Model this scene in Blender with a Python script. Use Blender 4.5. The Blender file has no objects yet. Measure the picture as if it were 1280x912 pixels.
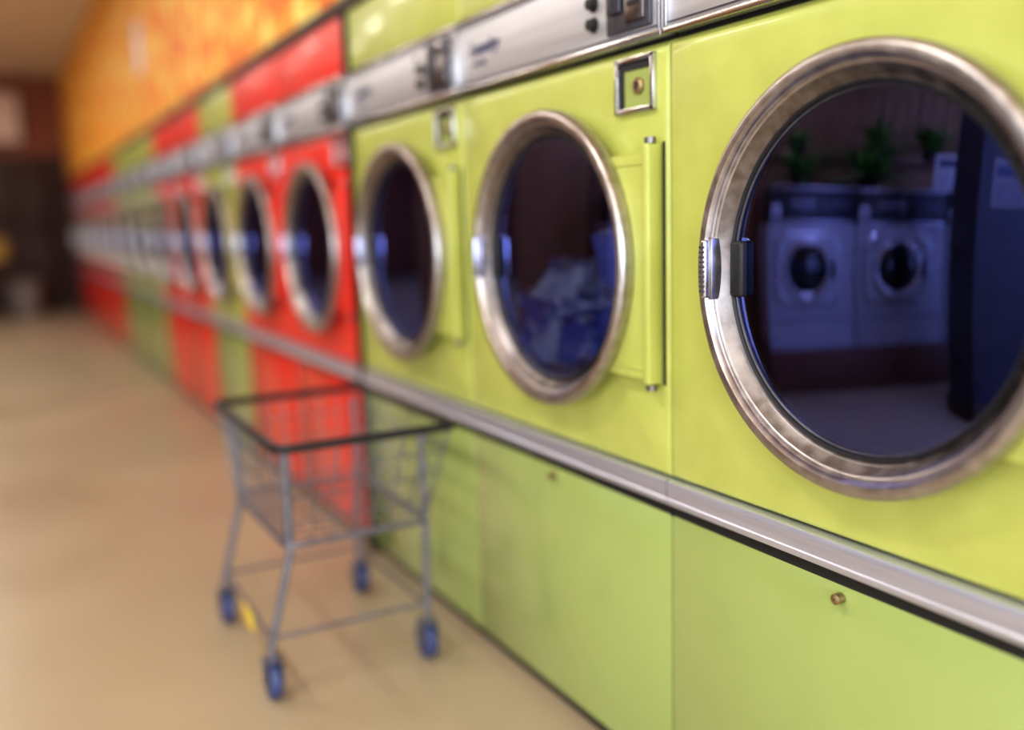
import bpy, bmesh, math, random
from mathutils import Vector, Matrix, noise
random.seed(7)
scene = bpy.context.scene
scene.view_settings.view_transform = 'Standard'
for lk in ('Medium High Contrast','Standard - Medium High Contrast','None'):
    try:
        scene.view_settings.look = lk; break
    except Exception: pass

# ------------------------------------------------------------------ materials
def mat(name, c1, rough=0.4, metal=0.0, c2=None, scale=5.0, bump=0.0, bscale=60.0,
        coat=0.0, detail=4.0, stretch=(1,1,1), r2=None, lo=0.3, hi=0.7, spec=0.5, dist=0.01, mid=None):
    m = bpy.data.materials.new(name); m.use_nodes = True
    nt = m.node_tree; b = nt.nodes['Principled BSDF']
    b.inputs['Base Color'].default_value = (*c1, 1)
    b.inputs['Roughness'].default_value = rough
    b.inputs['Metallic'].default_value = metal
    b.inputs['Coat Weight'].default_value = coat
    b.inputs['Coat Roughness'].default_value = 0.08
    b.inputs['Specular IOR Level'].default_value = spec
    tc = nt.nodes.new('ShaderNodeTexCoord'); mp = nt.nodes.new('ShaderNodeMapping')
    mp.inputs['Scale'].default_value = stretch
    nt.links.new(tc.outputs['Object'], mp.inputs['Vector'])
    if c2 is not None or r2 is not None:
        n = nt.nodes.new('ShaderNodeTexNoise'); n.inputs['Scale'].default_value = scale
        n.inputs['Detail'].default_value = detail
        nt.links.new(mp.outputs['Vector'], n.inputs['Vector'])
        if c2 is not None:
            r = nt.nodes.new('ShaderNodeValToRGB')
            r.color_ramp.elements[0].color = (*c1, 1); r.color_ramp.elements[0].position = lo
            r.color_ramp.elements[1].color = (*c2, 1); r.color_ramp.elements[1].position = hi
            if mid is not None:
                e = r.color_ramp.elements.new((lo+hi)/2); e.color = (*mid, 1)
            nt.links.new(n.outputs['Fac'], r.inputs['Fac'])
            nt.links.new(r.outputs['Color'], b.inputs['Base Color'])
        if r2 is not None:
            mr = nt.nodes.new('ShaderNodeMapRange')
            mr.inputs['From Min'].default_value = lo; mr.inputs['From Max'].default_value = hi
            mr.inputs['To Min'].default_value = rough; mr.inputs['To Max'].default_value = r2
            nt.links.new(n.outputs['Fac'], mr.inputs['Value'])
            nt.links.new(mr.outputs['Result'], b.inputs['Roughness'])
    if bump > 0:
        n2 = nt.nodes.new('ShaderNodeTexNoise'); n2.inputs['Scale'].default_value = bscale
        nt.links.new(mp.outputs['Vector'], n2.inputs['Vector'])
        bp = nt.nodes.new('ShaderNodeBump'); bp.inputs['Strength'].default_value = bump
        bp.inputs['Distance'].default_value = dist
        nt.links.new(n2.outputs['Fac'], bp.inputs['Height'])
        nt.links.new(bp.outputs['Normal'], b.inputs['Normal'])
    return m

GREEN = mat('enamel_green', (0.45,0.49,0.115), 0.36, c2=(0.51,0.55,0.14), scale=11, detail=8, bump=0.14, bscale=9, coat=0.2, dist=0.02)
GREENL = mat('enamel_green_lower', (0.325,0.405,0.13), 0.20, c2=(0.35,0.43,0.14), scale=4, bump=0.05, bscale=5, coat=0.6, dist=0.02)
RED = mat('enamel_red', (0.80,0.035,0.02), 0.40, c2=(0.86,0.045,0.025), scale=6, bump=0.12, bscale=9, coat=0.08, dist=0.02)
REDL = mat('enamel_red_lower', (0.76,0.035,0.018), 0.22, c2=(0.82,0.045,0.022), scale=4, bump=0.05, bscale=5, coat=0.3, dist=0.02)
STEEL = mat('brushed_steel', (0.40,0.37,0.37), 0.28, 1.0, c2=(0.56,0.53,0.525), scale=45, r2=0.42, bump=0.06, bscale=200, dist=0.002)
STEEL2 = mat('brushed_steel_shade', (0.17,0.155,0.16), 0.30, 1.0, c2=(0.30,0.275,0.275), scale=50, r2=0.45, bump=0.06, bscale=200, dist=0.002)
ALU = mat('brushed_aluminium', (0.56,0.57,0.62), 0.42, 0.7, c2=(0.66,0.67,0.72), scale=60, stretch=(1,0.05,1.5), r2=0.5)
RAIL = mat('rail_aluminium', (0.60,0.62,0.76), 0.30, 0.8, c2=(0.70,0.72,0.86), scale=90, stretch=(1,0.03,1), r2=0.4)
CHROME = mat('chrome', (0.60,0.60,0.62), 0.2, 1.0, r2=0.28, scale=20)
BLACK = mat('black_rubber', (0.012,0.012,0.014), 0.45, r2=0.6, scale=30)
DARK = mat('dark_recess_and_shade', (0.02,0.018,0.02), 0.7, r2=0.8)
DKPLATE = mat('dark_coin_plate', (0.06,0.06,0.075), 0.35, 0.4, c2=(0.1,0.1,0.12), scale=40)
INK = mat('badge_ink', (0.03,0.04,0.12), 0.4, r2=0.5)
DRUM = mat('drum_steel', (0.03,0.03,0.036), 0.4, 0.7, c2=(0.045,0.045,0.055), scale=25)
BRASS = mat('brass_lock', (0.4,0.30,0.18), 0.4, 1.0, r2=0.5)

def glass_mat():
    m = bpy.data.materials.new('tinted_door_glass'); m.use_nodes = True
    nt = m.node_tree; nt.nodes.clear()
    o = nt.nodes.new('ShaderNodeOutputMaterial')
    t = nt.nodes.new('ShaderNodeBsdfTransparent'); t.inputs['Color'].default_value = (0.66,0.73,0.92,1)
    g = nt.nodes.new('ShaderNodeBsdfGlossy'); g.inputs['Color'].default_value = (0.27,0.33,1.0,1)
    g.inputs['Roughness'].default_value = 0.0
    lw = nt.nodes.new('ShaderNodeFresnel'); lw.inputs['IOR'].default_value = 1.5
    mr = nt.nodes.new('ShaderNodeMapRange'); mr.inputs['From Min'].default_value = 0.0; mr.inputs['From Max'].default_value = 1.0
    mr.inputs['To Min'].default_value = 0.34; mr.inputs['To Max'].default_value = 1.0
    mx = nt.nodes.new('ShaderNodeMixShader')
    nt.links.new(lw.outputs[0], mr.inputs['Value']); nt.links.new(mr.outputs[0], mx.inputs['Fac'])
    nt.links.new(t.outputs[0], mx.inputs[1]); nt.links.new(g.outputs[0], mx.inputs[2])
    nt.links.new(mx.outputs[0], o.inputs['Surface'])
    return m
GLASS = glass_mat()

# ------------------------------------------------------------------ builder
class MB:
    def __init__(s): s.v=[]; s.f=[]; s.m=[]; s.mats=[]
    def mi(s, m):
        if m not in s.mats: s.mats.append(m)
        return s.mats.index(m)
    def add(s, v, f, m):
        o=len(s.v); k=s.mi(m)
        s.v += [tuple(p) for p in v]
        for q in f: s.f.append([i+o for i in q]); s.m.append(k)
    def loops(s, L, m, cap0=False, cap1=False, closed=True):
        n=len(L[0]); V=[p for l in L for p in l]; F=[]
        for a in range(len(L)-1):
            for i in range(n if closed else n-1):
                j=(i+1)%n
                F.append([a*n+i, a*n+j, (a+1)*n+j, (a+1)*n+i])
        if cap0: F.append(list(range(n))[::-1])
        if cap1: F.append([(len(L)-1)*n+i for i in range(n)])
        s.add(V,F,m)
    def box(s, x0,x1,y0,y1,z0,z1, m, bev=0.0, seg=2, M=None):
        bm=bmesh.new(); bmesh.ops.create_cube(bm,size=1)
        for v in bm.verts:
            v.co=Vector(((x0+x1)/2+v.co.x*(x1-x0),(y0+y1)/2+v.co.y*(y1-y0),(z0+z1)/2+v.co.z*(z1-z0)))
        if bev>0: bmesh.ops.bevel(bm,geom=bm.edges[:],offset=bev,segments=seg,affect='EDGES',profile=0.5)
        if M: bm.transform(M)
        bm.verts.index_update()
        s.add([v.co.copy() for v in bm.verts],[[v.index for v in f.verts] for f in bm.faces],m); bm.free()
    def lathe(s, prof, c, m, axis='x', n=96, cap0=False, cap1=False):
        L=[]
        for r,p in prof:
            l=[]
            for i in range(n):
                a=2*math.pi*i/n; u=r*math.cos(a); w=r*math.sin(a)
                if axis=='x': l.append((c[0]-p,c[1]+u,c[2]+w))
                elif axis=='y': l.append((c[0]+u,c[1]+p,c[2]+w))
                else: l.append((c[0]+u,c[1]+w,c[2]+p))
            L.append(l)
        s.loops(L,m,cap0,cap1)
    def tube(s, pts, r, m, n=8, closed=False):
        P=[Vector(p) for p in pts]; L=[]
        k=len(P)
        for i in range(k):
            if closed: d=(P[(i+1)%k]-P[i]).normalized()+(P[i]-P[i-1]).normalized()
            elif i==0: d=P[1]-P[0]
            elif i==k-1: d=P[-1]-P[-2]
            else: d=(P[i+1]-P[i]).normalized()+(P[i]-P[i-1]).normalized()
            d.normalize()
            up=Vector((0.13,0.21,0.97)) if abs(d.z)<0.85 else Vector((0.97,0.1,0.05))
            a=d.cross(up).normalized(); b=d.cross(a).normalized()
            L.append([P[i]+a*r*math.cos(2*math.pi*j/n)+b*r*math.sin(2*math.pi*j/n) for j in range(n)])
        if closed: L.append(L[0])
        s.loops(L,m,not closed,not closed)
    def mesh(s, name, angle=35):
        me=bpy.data.meshes.new(name); me.from_pydata(s.v,[],s.f)
        for m in s.mats: me.materials.append(m)
        me.polygons.foreach_set('material_index', s.m)
        bm=bmesh.new(); bm.from_mesh(me); bmesh.ops.recalc_face_normals(bm,faces=bm.faces[:]); bm.to_mesh(me); bm.free()
        me.polygons.foreach_set('use_smooth',[True]*len(me.polygons))
        me.set_sharp_from_angle(angle=math.radians(angle)); me.update()
        return me
    def obj(s, name, loc=(0,0,0), rz=0, parent=None, angle=35):
        o=bpy.data.objects.new(name,s.mesh(name,angle)); scene.collection.objects.link(o)
        o.location=loc; o.rotation_euler=(0,0,rz)
        if parent: o.parent=parent
        return o

def text_geo(body, size, ext=0.0008, shear=0.25):
    cu=bpy.data.curves.new('txt','FONT'); cu.body=body; cu.size=size; cu.extrude=ext; cu.shear=shear
    o=bpy.data.objects.new('txt',cu); scene.collection.objects.link(o)
    dg=bpy.context.evaluated_depsgraph_get(); e=o.evaluated_get(dg); me=e.to_mesh()
    V=[v.co.copy() for v in me.vertices]; F=[list(p.vertices) for p in me.polygons]
    e.to_mesh_clear(); bpy.data.objects.remove(o); bpy.data.curves.remove(cu)
    return V,F

# ------------------------------------------------------------------ tumble dryer
DZ=0.07
W=0.79; XF=1.02
YC=0.395-0.036; ZC=0.932
Y0P,Y1P,Z0P,Z1P=0.002,W-0.002,0.555,1.305
def rect_loop(x, y0,y1,z0,z1, n=96):
    yc,zc=YC,ZC
    pts=[]
    for i in range(n):
        a=2*math.pi*i/n
        c,sn=math.cos(a),math.sin(a)
        t=1e9
        if c>1e-9: t=min(t,(y1-yc)/c)
        if c<-1e-9: t=min(t,(y0-yc)/c)
        if sn>1e-9: t=min(t,(z1-zc)/sn)
        if sn<-1e-9: t=min(t,(z0-zc)/sn)
        pts.append([x,yc+t*c,zc+t*sn])
    for cy in (Y0P,Y1P):
        for cz in (Z0P,Z1P):
            aa=math.atan2(cz-zc,cy-yc)%(2*math.pi); k=round(aa/(2*math.pi)*n)%n
            pts[k]=[x, y1 if cy==Y1P else y0, z1 if cz==Z1P else z0]
    return pts

def dryer_mesh(name, body, low):
    b=MB(); TOP=1.655
    b.box(0.025,0.75,0.004,0.012,-0.03,TOP,body); b.box(0.025,0.75,W-0.012,W-0.004,-0.03,TOP,body)
    b.box(0.735,0.75,0.012,W-0.012,-0.03,TOP,body); b.box(0.03,0.735,0.012,W-0.012,TOP-0.03,TOP,body)
    b.box(0.03,0.735,0.012,W-0.012,-0.03,-0.01,DARK)
    b.box(0.02,0.05,0.004,W-0.004,0.465,0.56,DARK); b.box(0.02,0.05,0.004,W-0.004,1.29,1.34,DARK); b.box(0.02,0.05,0.004,W-0.004,1.46,1.49,DARK)
    R=0.25; n=96
    circ=lambda x,r:[[x,YC+r*math.cos(2*math.pi*i/n),ZC+r*math.sin(2*math.pi*i/n)] for i in range(n)]
    def rl(x,i,it=None):
        it = i if it is None else it
        return rect_loop(x,Y0P+i,Y1P-i,Z0P+i,Z1P-it)
    b.loops([circ(0.03,R),circ(0.0,R),rl(0.0,0.007,0.03),rl(0.0008,0.005,0.02),rl(0.0025,0.003,0.011),rl(0.007,0.0,0.004),rl(0.014,0,0),rl(0.022,0,0)],body)
    # drum
    b.lathe([(R-0.004,-0.0),(R-0.004,-0.05),(R+0.08,-0.06),(R+0.08,-0.55),(0.1,-0.58),(0.001,-0.58)],(0,YC,ZC),DRUM,cap1=True)
    for k in range(3):
        a=k*2.094+0.5; Mx=Matrix.Translation((0.3,YC,ZC))@Matrix.Rotation(a,4,'X')
        b.box(-0.22,0.22,-0.02,0.02,0.26,0.33,DRUM,0.008,M=Mx)
    # spacer + door ring
    b.lathe([(0.258,0.0),(0.258,0.026)],(0,YC,ZC),BLACK)
    b.lathe([(0.2725,0.0470),(0.2740,0.0520),(0.277,0.056),(0.285,0.0565),(0.290,0.055),(0.2935,0.051),(0.295,0.045),(0.295,0.032),(0.2935,0.026),(0.288,0.021),(0.276,0.018),(0.247,0.018)],(0,YC,ZC),STEEL,n=128)
    b.lathe([(0.2725,0.0470),(0.2710,0.0445),(0.2695,0.0440),(0.267,0.0435),(0.2655,0.042)],(0,YC,ZC),STEEL,n=128)
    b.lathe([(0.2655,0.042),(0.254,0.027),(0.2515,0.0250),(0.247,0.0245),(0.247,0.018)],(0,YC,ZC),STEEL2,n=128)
    b.lathe([(0.248,0.018),(0.2475,0.0275),(0.245,0.030),(0.2425,0.0275),(0.2415,0.024),(0.242,0.017)],(0,YC,ZC),BLACK,n=128)
    b.lathe([(0.2422,0.019),(0.2405,0.025),(0.2385,0.023),(0.2385,0.019)],(0,YC,ZC),DKPLATE,n=128)
    # gently domed glass, radius of curvature 3 m
    RG=3.0; sag=lambda r: 0.021+(math.sqrt(RG*RG-r*r)-math.sqrt(RG*RG-0.241**2))
    b.lathe([(0.241*(1-k/40),sag(0.241*(1-k/40))) for k in range(40)]+[(0.0005,sag(0))],(0,YC,ZC),GLASS,n=128,cap1=True)
    # handle
    hy=YC+0.270
    b.box(-0.064,-0.044,hy-0.006,hy+0.007,ZC-0.045,ZC+0.045,CHROME,0.004,3)
    for k in range(10):
        z=ZC-0.034+k*0.0075
        b.box(-0.066,-0.062,hy-0.005,hy+0.006,z-0.0018,z+0.0018,DKPLATE,0.0008,1)
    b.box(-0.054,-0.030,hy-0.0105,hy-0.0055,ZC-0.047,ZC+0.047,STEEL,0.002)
    b.box(-0.036,-0.020,YC+0.214,YC+0.241,ZC-0.042,ZC+0.042,BLACK,0.005,3)  # added black block, stands in for the latch and the handle's dark reflection
    # hinge plate (cut round to follow the ring) + hinge bar
    za,zb=-0.205,0.190
    def plate(inset):
        P=[(0.026+inset,za+inset),(0.026+inset,zb-inset),(0.152-inset,zb-inset)]
        rr_=0.262; yy=YC-(0.152-inset); zc_=math.sqrt(rr_*rr_-yy*yy)
        for k in range(25):
            z=zc_-(2*zc_)*k/24; P.append((YC-math.sqrt(rr_*rr_-z*z),z))
        P.append((0.152-inset,za+inset)); return P
    b.loops([[(-x,y_,ZC+z) for y_,z in plate(i)] for x,i in ((0.0,0),(0.024,0),(0.0265,0.0012),(0.027,0.003))],body,True,True)
    b.box(-0.0295,-0.026,0.036,0.125,ZC+0.170,ZC+0.173,body,0.001,1)
    b.box(-0.0295,-0.026,0.036,0.125,ZC-0.188,ZC-0.185,body,0.001,1)
    b.box(-0.033,-0.001,0.017,0.035,ZC-0.212,ZC+0.205,body,0.0045,3)
    b.box(-0.0278,-0.0265,0.0352,0.0375,ZC-0.20,ZC+0.185,DARK)  # dark line paints the shadow along the plate's edge
    b.box(-0.001,0.002,0.010,0.017,ZC-0.214,ZC+0.207,DARK)  # dark outline paints the bar's edge shadow on the front
    for z in (ZC-0.222,ZC+0.205): b.lathe([(0.001,0),(0.010,0),(0.010,0.010),(0.001,0.010)],(-0.020,0.026,z),STEEL2,'z',16)
    # coin lock box
    cy0,cy1,cz0,cz1=0.032,0.145,1.194,1.290; t=0.009
    b.box(-0.010,0,cy0,cy1,cz0,cz0+t,CHROME,0.002); b.box(-0.010,0,cy0,cy1,cz1-t,cz1,CHROME,0.002)
    b.box(-0.010,0,cy0,cy0+t,cz0,cz1,CHROME,0.002); b.box(-0.010,0,cy1-t,cy1,cz0,cz1,CHROME,0.002)
    b.box(-0.003,-0.0005,cy0+t,cy1-t,cz0+t,cz1-t,low); b.box(-0.0045,-0.001,cy0+t,cy1-t,cz1-t-0.014,cz1-t,DARK)  # darker plate and dark top strip paint the shade of a recess
    b.box(-0.0045,-0.001,cy1-t-0.014,cy1-t,cz0+t,cz1-t,DARK)  # side strip of the same painted recess shade
    b.lathe([(0.014,0.003),(0.014,0.008),(0.011,0.011),(0.005,0.011),(0.004,0.007),(0.001,0.007)],(0,0.078,1.239),BRASS,n=24)
    b.box(-0.0125,-0.009,0.0765,0.0795,1.232,1.246,DARK)
    # control panel
    q=-0.030
    b.box(-0.010,0.02,0.003,W-0.003,1.343+q,1.498+q,ALU,0.004)
    b.box(-0.016,-0.008,0.003,W-0.003,1.340+q,1.352+q,CHROME,0.003); b.box(-0.016,-0.008,0.003,W-0.003,1.490+q,1.501+q,CHROME,0.003)
    b.box(-0.013,-0.009,0.012,W-0.012,1.3565+q,1.3585+q,DKPLATE); b.box(-0.013,-0.009,0.012,W-0.012,1.482+q,1.484+q,DKPLATE)
    b.box(-0.016,-0.008,0.006,0.012,1.35+q,1.49+q,CHROME,0.002); b.box(-0.016,-0.008,W-0.012,W-0.006,1.35+q,1.49+q,CHROME,0.002)
    yq=-0.026
    b.box(-0.018,-0.009,0.055+yq,0.182+yq,1.362+q,1.480+q,DKPLATE,0.003)
    b.box(-0.024,-0.017,0.066+yq,0.120+yq,1.375+q,1.440+q,STEEL2,0.002); b.box(-0.026,-0.017,0.132+yq,0.172+yq,1.395+q,1.470+q,DKPLATE,0.003)
    b.box(-0.027,-0.025,0.150+yq,0.154+yq,1.405+q,1.45+q,DARK); b.box(-0.0250,-0.0235,0.075+yq,0.11+yq,1.40+q,1.408+q,DARK)
    b.lathe([(0.012,0.017),(0.012,0.026),(0.009,0.028),(0.001,0.028)],(0,0.092+yq,1.46+q),CHROME,n=20)
    for z in (1.362,1.398):
        b.lathe([(0.014,0.010),(0.014,0.013),(0.0105,0.014),(0.010,0.024),(0.008,0.026),(0.001,0.026)],(0,0.205,z),BLACK,n=28)
    b.lathe([(0.006,0.010),(0.006,0.014),(0.001,0.014)],(0,0.235,1.43),DARK,n=16)
    V,F=text_geo('Laundry',0.042); b.add([(-0.0112-p.z,0.715-p.x,1.385+p.y) for p in V],F,INK)
    V,F=text_geo('heavy duty',0.014); b.add([(-0.0112-p.z,0.70-p.x,1.362+p.y) for p in V],F,INK)
    # top fascia
    b.box(0.0,0.03,0.002,W-0.002,1.474,TOP,body,0.012,4)
    # rail : shallow flat trim
    prof=[(0.02,0.551),(-0.004,0.551),(-0.009,0.549),(-0.011,0.545),(-0.011,0.541),(-0.009,0.539),(-0.009,0.518),(-0.011,0.516),(-0.011,0.509),(-0.009,0.506),(0.02,0.505)]
    b.loops([[(x,0.0015,z) for x,z in prof],[(x,W-0.0015,z) for x,z in prof]],RAIL,True,True)
    b.box(0.004,0.03,0.002,W-0.002,0.480,0.505,BLACK)
    b.lathe([(0.008,0.0),(0.008,0.012),(0.004,0.014),(0.001,0.014)],(0.0,0.40,0.466),BRASS,n=16)
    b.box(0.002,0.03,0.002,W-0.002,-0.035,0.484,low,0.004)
    b.box(0.02,0.05,0.0,W,-DZ,-0.035,BLACK)
    return b.mesh(name)

MG=dryer_mesh('tumble_dryer_green',GREEN,GREENL); MR=dryer_mesh('tumble_dryer_red',RED,REDL)
YS=1.30
seq=['G','G','R','R','G','R','R','G','G','G','R','R','R','R','R','R']
row=[(YS-2*W,'G'),(YS-W,'G')]
y=YS
for i,c in enumerate(seq):
    if i==2: y+=0.02
    row.append((y,c)); y+=W
ROW_END=y
dry=[]
for yy,c in row:
    o=bpy.data.objects.new('tumble_dryer',MG if c=='G' else MR); scene.collection.objects.link(o)
    o.location=(XF,yy,DZ); dry.append(o)
f=MB(); f.box(XF-0.012,XF+0.7,YS+2*W+0.001,YS+2*W+0.019,0,1.655+DZ,BLACK); f.obj('trim_1')

CL=mat('blue_laundry',(0.04,0.15,0.60),0.9,c2=(0.80,0.88,1.0),scale=8,lo=0.50,hi=0.60,bump=0.4,bscale=25)
def clothes(dr, seed, n=7, dz=0.0):
    b=MB()
    for k in range(n):
        bm=bmesh.new(); bmesh.ops.create_icosphere(bm,subdivisions=4,radius=1)
        rx,ry,rz=random.uniform(.08,.11),random.uniform(.07,.11),random.uniform(.06,.09)
        c=Vector((0.10, YC-0.15+0.055*k, ZC-0.16+dz+(0.17 if k==0 else 0.09 if k==4 else 0)-(0.02*(k%2))))
        for v in bm.verts:
            d=noise.noise(v.co*1.7+Vector((k*3+seed,0,0)))*0.45+noise.noise(v.co*4+Vector((k*5,2,0)))*0.28
            qv=v.co*(1+d); v.co=Vector((qv.x*rx,qv.y*ry,qv.z*rz))+c
            v.co.x=max(v.co.x,-0.004+0.03*noise.noise(v.co*14))
        bm.verts.index_update()
        b.add([v.co.copy() for v in bm.verts],[[v.index for v in f.verts] for f in bm.faces],CL); bm.free()
    b.obj('clothes',parent=dr,angle=180)
clothes(dry[2],1)

# ------------------------------------------------------------------ laundry cart
WIRE=mat('cart_wire',(0.17,0.17,0.21),0.4,0.7,c2=(0.25,0.25,0.30),scale=30)
RIMB=mat('cart_rim_vinyl',(0.012,0.012,0.016),0.35,r2=0.5,scale=20)
BLUEW=mat('caster_rubber',(0.04,0.055,0.15),0.5,c2=(0.06,0.08,0.21),scale=20)
YEL=mat('yellow_tag',(0.75,0.55,0.05),0.5,c2=(0.8,0.6,0.1))
cart=bpy.data.objects.new('laundry_cart',None); scene.collection.objects.link(cart)
def rr(x0,x1,y0,y1,z,r=0.04,n=5):
    P=[]
    for cx,cy,a0 in ((x1-r,y1-r,0),(x0+r,y1-r,90),(x0+r,y0+r,180),(x1-r,y0+r,270)):
        for k in range(n+1):
            a=math.radians(a0+90*k/n); P.append((cx+r*math.cos(a),cy+r*math.sin(a),z))
    return P
T=(0.50,0.93,2.00,2.65,0.604); B=(0.525,0.88,2.07,2.58,0.36)
b=MB(); b.tube(rr(*T[:4],T[4],0.03),0.011,RIMB,10,True); b.obj('rim',parent=cart)
b=MB()
lerp=lambda a,c,t:a+(c-a)*t
for t in (0.25,0.5,0.75):
    q=[lerp(T[i],B[i],t) for i in range(5)]; b.tube(rr(*q[:4],q[4],0.03),0.002,WIRE,6,True)
b.tube(rr(*B[:4],B[4],0.03),0.008,WIRE,8,True)
N=7
for k in range(N+1):
    u=k/N
    for s in (0,1):
        b.tube([(lerp(T[0],T[1],u*0.9+0.05),T[2+s],T[4]),(lerp(B[0],B[1],u*0.9+0.05),B[2+s],B[4])],0.0018,WIRE,6)
    b.tube([(lerp(B[0],B[1],u*0.9+.05),B[2],B[4]),(lerp(B[0],B[1],u*0.9+.05),B[3],B[4])],0.0018,WIRE,6)
N=10
for k in range(N+1):
    u=k/N
    for s in (0,1):
        b.tube([(T[s],lerp(T[2],T[3],u*0.92+0.04),T[4]),(B[s],lerp(B[2],B[3],u*0.92+0.04),B[4])],0.0018,WIRE,6)
    b.tube([(B[0],lerp(B[2],B[3],u*0.92+.04),B[4]),(B[1],lerp(B[2],B[3],u*0.92+.04),B[4])],0.0018,WIRE,6)
b.obj('basket',parent=cart)
b=MB()
cx=(0.475,0.865); cy=(2.075,2.57)
for i,x in enumerate(cx):
    for j,yy in enumerate(cy):
        bx=(B[0]+0.008,B[1]-0.008)[i]; by=(B[2]+0.008,B[3]-0.008)[j]
        b.tube([(bx,by,T[4]-0.01),(bx,by,B[4]-0.02),(x,yy,0.13),(x,yy,0.095)],0.009,WIRE,10)
b.tube(rr(0.48,0.86,2.08,2.565,0.145,0.02),0.005,WIRE,8,True)
b.obj('frame',parent=cart)
b=MB()
for x in cx:
    for yy in cy:
        b.lathe([(0.001,-0.014),(0.032,-0.014),(0.043,-0.013),(0.046,-0.008),(0.046,0.008),(0.043,0.013),(0.032,0.014),(0.001,0.014)],(x,yy+0.012,0.0463),BLUEW,'x',32)
        b.lathe([(0.001,-0.0155),(0.018,-0.0155),(0.02,-0.013)],(x,yy+0.012,0.0463),WIRE,'x',20)
        b.lathe([(0.018,0.013),(0.016,0.0155),(0.001,0.0155)],(x,yy+0.012,0.0463),WIRE,'x',20)
        for s in (-1,1): b.box(x+s*0.020-0.0015,x+s*0.020+0.0015,yy-0.014,yy+0.022,0.038,0.100,WIRE,0.001,1)
        b.box(x-0.022,x+0.022,yy-0.018,yy+0.022,0.096,0.101,WIRE,0.001,1)
b.obj('casters',parent=cart)
b=MB(); b.box(0.476,0.483,2.28,2.37,0.085,0.145,YEL,0.002); b.obj('tag',parent=cart)

# ------------------------------------------------------------------ room shell
FLOOR=mat('floor_vinyl',(0.37,0.295,0.20),0.30,c2=(0.43,0.35,0.24),scale=1.3,detail=8,r2=0.40,bump=0.02,bscale=3)
CEIL=mat('ceiling_tile',(0.74,0.64,0.49),0.9,c2=(0.82,0.72,0.56),scale=12,bump=0.1,bscale=80)
ORANGE=mat('orange_wall_paint',(0.88,0.20,0.004),0.55,c2=(1.0,0.80,0.20),mid=(0.96,0.44,0.012),scale=7,detail=12,lo=0.44,hi=0.62)
WALL=mat('tan_wall_paint',(0.28,0.19,0.13),0.8,c2=(0.32,0.22,0.15),scale=3)
BROWN=mat('brown_wall',(0.24,0.065,0.028),0.6,c2=(0.30,0.09,0.04),scale=4)
WOOD=mat('dark_wood',(0.04,0.014,0.010),0.55,c2=(0.06,0.022,0.014),scale=6,stretch=(6,6,0.6))
PANEL=mat('wood_panelling',(0.22,0.10,0.035),0.5,c2=(0.38,0.19,0.07),scale=3,stretch=(10,10,0.5))
TRIM=mat('dark_trim',(0.05,0.03,0.02),0.5,r2=0.6)
FRAME=mat('window_frame_metal',(0.35,0.33,0.32),0.4,0.8,r2=0.5)
YE=ROW_END+0.35; YB=-3.0; XL=-6.0; XR=1.80; H=3.12
def slab(name,x0,x1,y0,y1,z0,z1,m):
    b=MB(); b.box(x0,x1,y0,y1,z0,z1,m); return b.obj(name)
slab('floor',XL-.1,XR+.1,YB-.1,YE+.1,-0.1,0,FLOOR)
slab('ceiling',XL-.1,XR+.1,YB-.1,YE+.1,H,H+0.1,CEIL)
slab('wall_right',XR,XR+.1,YB,YE,0,H,WALL)
slab('wall_bulkhead',XF,XR-0.001,YB+.001,YE-.001,1.765,H-0.001,ORANGE)
slab('trim_2',XF-0.012,XF+0.05,YB+.01,YE-.002,1.728,1.765,TRIM)
slab('wall_far',XL,XR,YE,YE+.1,0,H,BROWN)
slab('trim_3',-1.6,XR-.01,YE-0.02,YE-0.001,0.10,2.02,WOOD)
slab('baseboard_far',XL+.01,XR-.01,YE-0.03,YE-0.001,0.0,0.10,TRIM)
slab('trim_4',-1.6,XR-.01,YE-0.035,YE-0.001,2.02,2.08,TRIM)
b=MB()
b.box(-0.02,0.86,YE-0.05,YE-0.021,0.10,2.0,WOOD,0.004)
for x0,x1 in ((0.08,0.38),(0.46,0.76)):
    for z0,z1 in ((0.25,0.95),(1.1,1.85)):
        b.box(x0,x1,YE-0.062,YE-0.049,z0,z1,WOOD,0.006)
b.lathe([(0.03,-0.08),(0.03,-0.06),(0.012,-0.05)],(0.10,YE,1.0),BRASS,'y',20,True)
b.obj('door_1')
def wall_win_y(name, y0,y1, x0,x1, wins, sill, head):
    b=MB(); b.box(x0,x1,y0,y1,0,sill,WALL); b.box(x0,x1,y0,y1,head,H,WALL)
    xs=[x0]+[v for w in wins for v in w]+[x1]
    for i in range(0,len(xs),2): b.box(xs[i],xs[i+1],y0,y1,sill,head,WALL)
    b.obj(name)
def wall_win_x(name, x0,x1, y0,y1, wins, sill, head):
    b=MB(); b.box(x0,x1,y0,y1,0,sill,WALL); b.box(x0,x1,y0,y1,head,H,WALL)
    ys=[y0]+[v for w in wins for v in w]+[y1]
    for i in range(0,len(ys),2): b.box(x0,x1,ys[i],ys[i+1],sill,head,WALL)
    b.obj(name)
bw=[(-5.4,-3.2),(-2.9,-0.7),(-0.4,1.4)]
wall_win_y('wall_back',YB-.1,YB,XL,XR,bw,0.5,2.6)
lw=[(-2.2,-0.2),(0.4,2.4),(8.5,10.5),(11.2,13.2)]
wall_win_x('wall_left',XL-.1,XL,YB,YE,lw,0.9,2.5)
def area(name,loc,rot,sx,sy,power,col):
    l=bpy.data.lights.new(name,'AREA'); l.shape='RECTANGLE'; l.size=sx; l.size_y=sy; l.energy=power; l.color=col
    o=bpy.data.objects.new(name,l); scene.collection.objects.link(o); o.location=loc; o.rotation_euler=rot; return o
k=1
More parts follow.
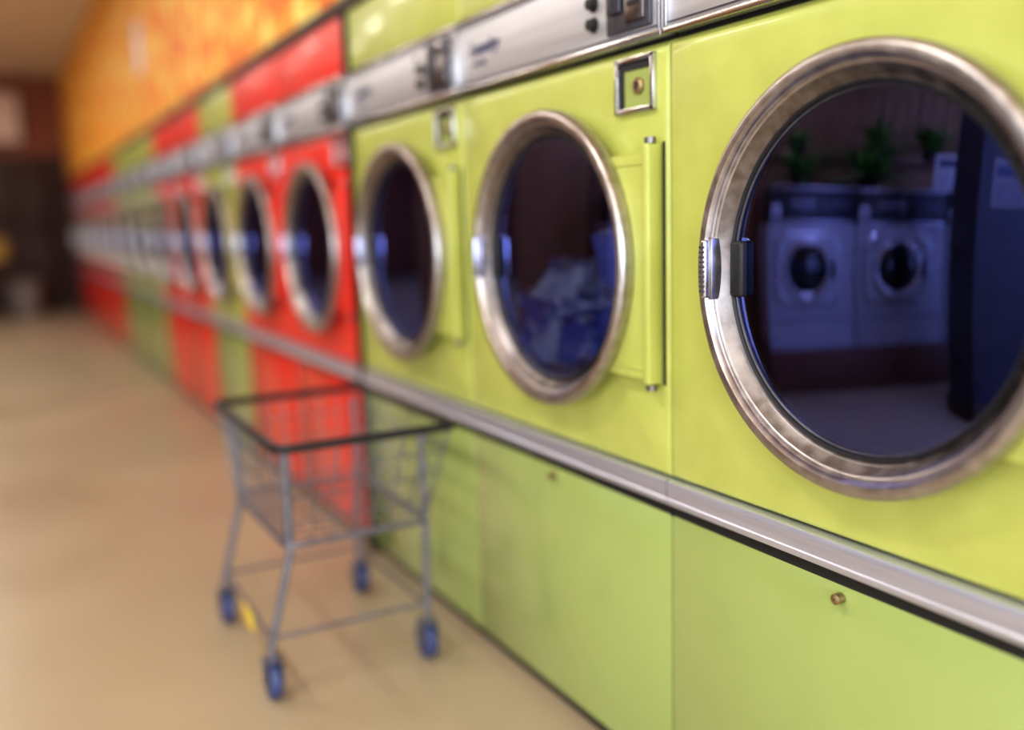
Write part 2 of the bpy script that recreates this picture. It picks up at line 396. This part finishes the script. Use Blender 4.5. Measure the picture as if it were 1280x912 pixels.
for (a,c) in bw:
    b=MB()
    for x in (a,(a+c)/2-0.02,c-0.04): b.box(x,x+0.04,YB-.07,YB-.03,0.5,2.6,FRAME)
    for z in (0.5,2.56): b.box(a,c,YB-.07,YB-.03,z,z+0.04,FRAME)
    b.obj('window_%d'%k); k+=1
    area('daylight',((a+c)/2,YB-0.25,1.55),(math.radians(90),0,0),c-a,2.1,120 if a>-3 else 80,(0.84,0.91,1.0))
for (a,c) in lw:
    b=MB()
    for y_ in (a,(a+c)/2-0.02,c-0.04): b.box(XL-.07,XL-.03,y_,y_+0.04,0.9,2.5,FRAME)
    for z in (0.9,2.46): b.box(XL-.07,XL-.03,a,c,z,z+0.04,FRAME)
    b.obj('window_%d'%k); k+=1
    area('daylight',(XL-0.25,(a+c)/2,1.7),(0,math.radians(-90),0),1.6,c-a,65 if a<5 else 25,(0.84,0.91,1.0))
LH=mat('fixture_white',(0.7,0.7,0.68),0.5,r2=0.6)
for X in (-0.9,-3.6):
    for Y in (-1.0,1.6,4.2,6.8,9.4,12.0):
        b=MB(); b.box(-0.16,0.16,-0.65,0.65,0.022,0.08,LH,0.008)
        for s in (-1,1): b.box(s*0.155-0.006,s*0.155+0.006,-0.65,0.65,-0.004,0.04,LH,0.002)
        fx=b.obj('ceiling_light',(X,Y,H-0.081))
        pw = 36 if X>-2 else 18
        if Y>11: pw*=0.6
        l=area('lamp_tube',(0,0,0.016),(0,0,0),0.28,1.22,pw,(1.0,0.955,0.88)); l.parent=fx

PAPER=mat('paper',(0.85,0.84,0.88),0.7,c2=(0.9,0.9,0.92),scale=5)
b=MB(); b.box(XF-0.012,XF-0.0005,6.95,7.17,2.14,2.47,PAPER,0.003); b.box(XF-0.014,XF-0.011,7.0,7.12,2.38,2.43,INK); b.obj('notice_board')
SIGN=mat('sign_pale',(0.80,0.56,0.46),0.5,c2=(0.9,0.75,0.65),scale=4)
b=MB(); b.box(-0.6,0.5,YE-0.04,YE-0.001,2.25,2.9,SIGN,0.006); b.box(-0.63,0.53,YE-0.03,YE-0.001,2.22,2.93,TRIM,0.005); b.obj('wall_sign')
TC=mat('bin_grey',(0.30,0.27,0.26),0.5,c2=(0.35,0.32,0.3))
b=MB(); b.lathe([(0.001,0),(0.15,0),(0.16,0.01),(0.19,0.40),(0.2,0.41),(0.2,0.43),(0.17,0.46),(0.08,0.50),(0.001,0.505)],(0,0,0),TC,'z',32); b.obj('trash_bin',(0.33,YE-0.6,0))
b=MB()
b.box(-0.5,0.3,-0.25,0.25,0.72,0.75,WOOD,0.004)
for sx in (-0.46,0.26):
    for sy in (-0.21,0.21): b.box(sx-0.02,sx+0.02,sy-0.02,sy+0.02,0,0.72,WOOD)
b.obj('folding_table',(-0.15,YE-1.0,0))
YB2=mat('yellow_plastic',(0.45,0.29,0.03),0.4,c2=(0.5,0.33,0.05))
b=MB(); b.loops([rr(-.2+.03,.2-.03,-.14+.02,.14-.02,0.0,0.03),rr(-.2,.2,-.14,.14,0.24,0.04),rr(-.215,.215,-.155,.155,0.25,0.04),rr(-.19,.19,-.13,.13,0.24,0.04),rr(-.16,.16,-.11,.11,0.01,0.03)],YB2,True,True)
b.obj('plastic_basket',(-0.02,YE-1.0,0.751))

# ------------------------------------------------------------------ opposite washer bank (seen reflected)
WB=mat('washer_enamel',(0.40,0.41,0.48),0.35,c2=(0.44,0.45,0.52),scale=5)
WD=mat('washer_dark',(0.03,0.03,0.045),0.3,r2=0.4)
WT=mat('washer_trim',(0.60,0.62,0.70),0.25,0.7,r2=0.4)
SCR=mat('washer_label',(0.9,0.92,0.98),0.4,r2=0.5)
WG=mat('washer_glass',(0.01,0.01,0.015),0.06,r2=0.1)
OR=Vector((-1.44,3.03,0)); RZ=math.radians(30.5)+math.pi
w=0.738; PH=0.29; HT=1.35
def local(x,y,z): return OR+Matrix.Rotation(RZ,3,'Z')@Vector((x,y,z))
b=MB()
x0=0.005; x1=w-0.005; hb=HT-PH
b.box(x0,x1,-0.75,0,0,hb-0.23,WB,0.01)
b.box(x0,x1,-0.75,-0.01,hb-0.218,hb,WD,0.006)
b.box(x0,x1,-0.75,0.014,hb-0.014,hb,WT,0.004)
b.box(x0+.01,x1-.01,-0.005,0.008,hb-0.228,hb-0.212,WT,0.002)
pz=hb-0.17
b.box(x0+0.02,x0+0.10,-0.012,-0.003,pz-0.02,pz+.05,SCR,0.002)
b.box(x0+0.035,x0+0.085,-0.004,-0.002,pz-0.005,pz+.03,INK,0.001)
b.box(x0+0.15,x0+0.40,-0.012,-0.002,pz-0.02,pz+0.13,DKPLATE,0.003)
b.box(x0+0.17,x0+0.38,-0.003,0.0,pz+0.06,pz+0.075,WB,0.001)
for kx in (0.48,0.56,0.64): b.lathe([(0.018,-0.012),(0.015,0.01),(0.001,0.01)],(kx,0,pz+0.05),DKPLATE,'y',20)
def rrz(cx,cz,hw,hh,r,y):
    P=[]
    for sx,sz,a0 in ((1,1,0),(-1,1,90),(-1,-1,180),(1,-1,270)):
        for k_ in range(7):
            a=math.radians(a0+90*k_/6); P.append((cx+sx*(hw-r)+r*math.cos(a),y,cz+sz*(hh-r)+r*math.sin(a)))
    return P
cxw,czw=0.335,0.535
b.loops([rrz(cxw,czw,0.27,0.235,0.10,0.0),rrz(cxw,czw,0.27,0.235,0.10,0.02),rrz(cxw,czw,0.255,0.22,0.095,0.03)],WT,False,False)
b.add(rrz(cxw,czw,0.255,0.22,0.095,0.03),[list(range(28))],WB)
b.lathe([(0.20,0.028),(0.195,0.055),(0.178,0.062),(0.155,0.050)],(cxw,0,czw),WT,'y',64)
b.lathe([(0.158,0.050),(0.150,0.055),(0.08,0.072),(0.001,0.076)],(cxw,0,czw),WG,'y',64)
b.box(cxw+0.20,cxw+0.225,0.03,0.065,czw-0.06,czw+0.06,WD,0.004)
b.box(x0+0.03,x1-0.03,-0.002,0.004,0.20,0.208,WD)
wm=b.mesh('washer')
for i in range(-1,3):
    o=bpy.data.objects.new('washing_machine',wm); scene.collection.objects.link(o)
    o.location=local(i*w,0,PH); o.rotation_euler=(0,0,RZ)
PLW=mat('plinth_wood',(0.12,0.045,0.025),0.5,c2=(0.17,0.065,0.035),scale=5,stretch=(1,1,6))
b=MB(); b.box(-1*w,3*w,-0.78,0.02,0,PH-0.001,PLW,0.004)
b.obj('washer_plinth',OR,RZ)
b=MB(); x=-1.95
while x<3.4:
    b.box(x+0.003,x+0.147,-1.78,-1.76,0,H-0.001,PANEL,0.003,1); x+=0.15
b.box(-1.95,3.4,-1.88,-1.78,0,H-0.001,TRIM)
b.obj('wall_panelled',OR,RZ)
LEAF=mat('leaf_green',(0.06,0.22,0.04),0.45,c2=(0.30,0.55,0.12),scale=9)
POT=mat('pot_dark',(0.05,0.03,0.025),0.7,c2=(0.07,0.04,0.03))
def plant(loc,R,n,seed,droop=0.8,name='potted_plant',lo_el=0.15,hi_el=1.3):
    random.seed(seed); b=MB()
    b.lathe([(0.001,0),(0.06,0),(0.08,0.07),(0.088,0.07),(0.088,0.09),(0.075,0.09),(0.07,0.075),(0.001,0.075)],(0,0,0),POT,'z',24)
    for i in range(n):
        a=random.uniform(0,6.283); L=R*random.uniform(.7,1.15); el=random.uniform(lo_el,hi_el); wdt=random.uniform(0.014,0.026)
        d=Vector((math.cos(a),math.sin(a),0)); sd=Vector((-d.y,d.x,0)); A=[];Bv=[]
        for k_ in range(8):
            t=k_/7; h=L*math.cos(el)*t+0.35*L*t*t; z=0.07+L*math.sin(el)*t*1.2-droop*L*0.55*t*t
            z=max(z,0.02)
            ww=wdt*math.sin(math.pi*min(1,0.12+t*0.88))+0.0005
            p=d*h+Vector((0,0,z)); A.append(p+sd*ww); Bv.append(p-sd*ww)
        b.add(A+Bv,[[k_,k_+1,8+k_+1,8+k_] for k_ in range(7)],LEAF)
    return b.obj(name,loc)
plant(local(0.20,-0.36,HT+0.002),0.46,110,1,0.8,'potted_plant',0.1,1.0)
plant(local(-0.42,-0.40,HT+0.002),0.38,90,2,0.8,'potted_plant',0.1,1.1)
b=MB(); b.box(-0.8,1.3,-1.18,-0.88,1.62,1.66,PLW,0.003)
for sx in (-0.76,1.26):
    for sy in (-1.15,-0.91): b.box(sx-0.02,sx+0.02,sy-0.02,sy+0.02,0,1.62,PLW,0.003)
b.box(-0.76,1.26,-1.15,-0.91,0.5,0.53,PLW,0.003)
b.obj('plant_stand',OR,RZ)
plant(local(0.48,-1.03,1.662),0.36,80,4); plant(local(-0.35,-1.03,1.662),0.26,50,5); plant(local(1.05,-1.03,1.662),0.36,80,6)
b=MB(); b.box(0.68,0.89,-0.16,-0.15,HT+0.02,HT+0.27,PAPER,0.002); b.box(0.67,0.90,-0.2,-0.10,HT+0.002,HT+0.02,WD,0.002); b.box(0.71,0.86,-0.149,-0.148,HT+0.18,HT+0.24,INK)
for z in (0.05,0.08,0.11,0.14): b.box(0.71,0.86,-0.149,-0.148,HT+z,HT+z+0.008,INK)
b.obj('sign_holder',OR,RZ)
PIL=mat('pillar_navy',(0.030,0.030,0.05),0.5,c2=(0.045,0.045,0.07),scale=4)
PO=Vector((-1.285,1.972,0))
NOT=mat('notice_grey',(0.22,0.22,0.24),0.7,c2=(0.27,0.27,0.3))
b=MB(); b.box(0.0,0.60,-0.30,0.0,0,H-0.001,PIL,0.01); b.box(-0.015,0.615,-0.315,0.015,0,0.12,TRIM,0.006)
b.box(0.08,0.30,0.001,0.006,1.20,1.46,NOT)
for z in (1.22,1.25,1.28,1.31): b.box(0.10,0.28,0.006,0.007,z,z+0.010,INK)
b.box(0.10,0.28,0.006,0.007,1.36,1.42,INK)
b.obj('pillar',PO,RZ)

# ------------------------------------------------------------------ world, camera
wd=bpy.data.worlds.new('World'); scene.world=wd; wd.use_nodes=True
wd.node_tree.nodes['Background'].inputs['Color'].default_value=(0.75,0.85,1,1)
wd.node_tree.nodes['Background'].inputs['Strength'].default_value=0.5

cam=bpy.data.cameras.new('camera'); co=bpy.data.objects.new('camera',cam); scene.collection.objects.link(co)
cam.sensor_width=36; cam.lens=36*1180/1280
th=math.radians(28.5); ph=math.radians(8.9); rho=0.03
fw=Vector((math.sin(th)*math.cos(ph),math.cos(th)*math.cos(ph),-math.sin(ph)))
rt=Vector((math.cos(th),-math.sin(th),0)); up=rt.cross(fw)
up2=up*math.cos(rho)+rt*math.sin(rho); rt2=rt*math.cos(rho)-up*math.sin(rho)
M=Matrix((rt2,up2,-fw)).transposed().to_4x4(); M.translation=Vector((0,0,1.02+DZ))
co.matrix_world=M
cam.clip_start=0.05
cam.dof.use_dof=True; cam.dof.focus_distance=1.42; cam.dof.aperture_fstop=0.78
scene.camera=co
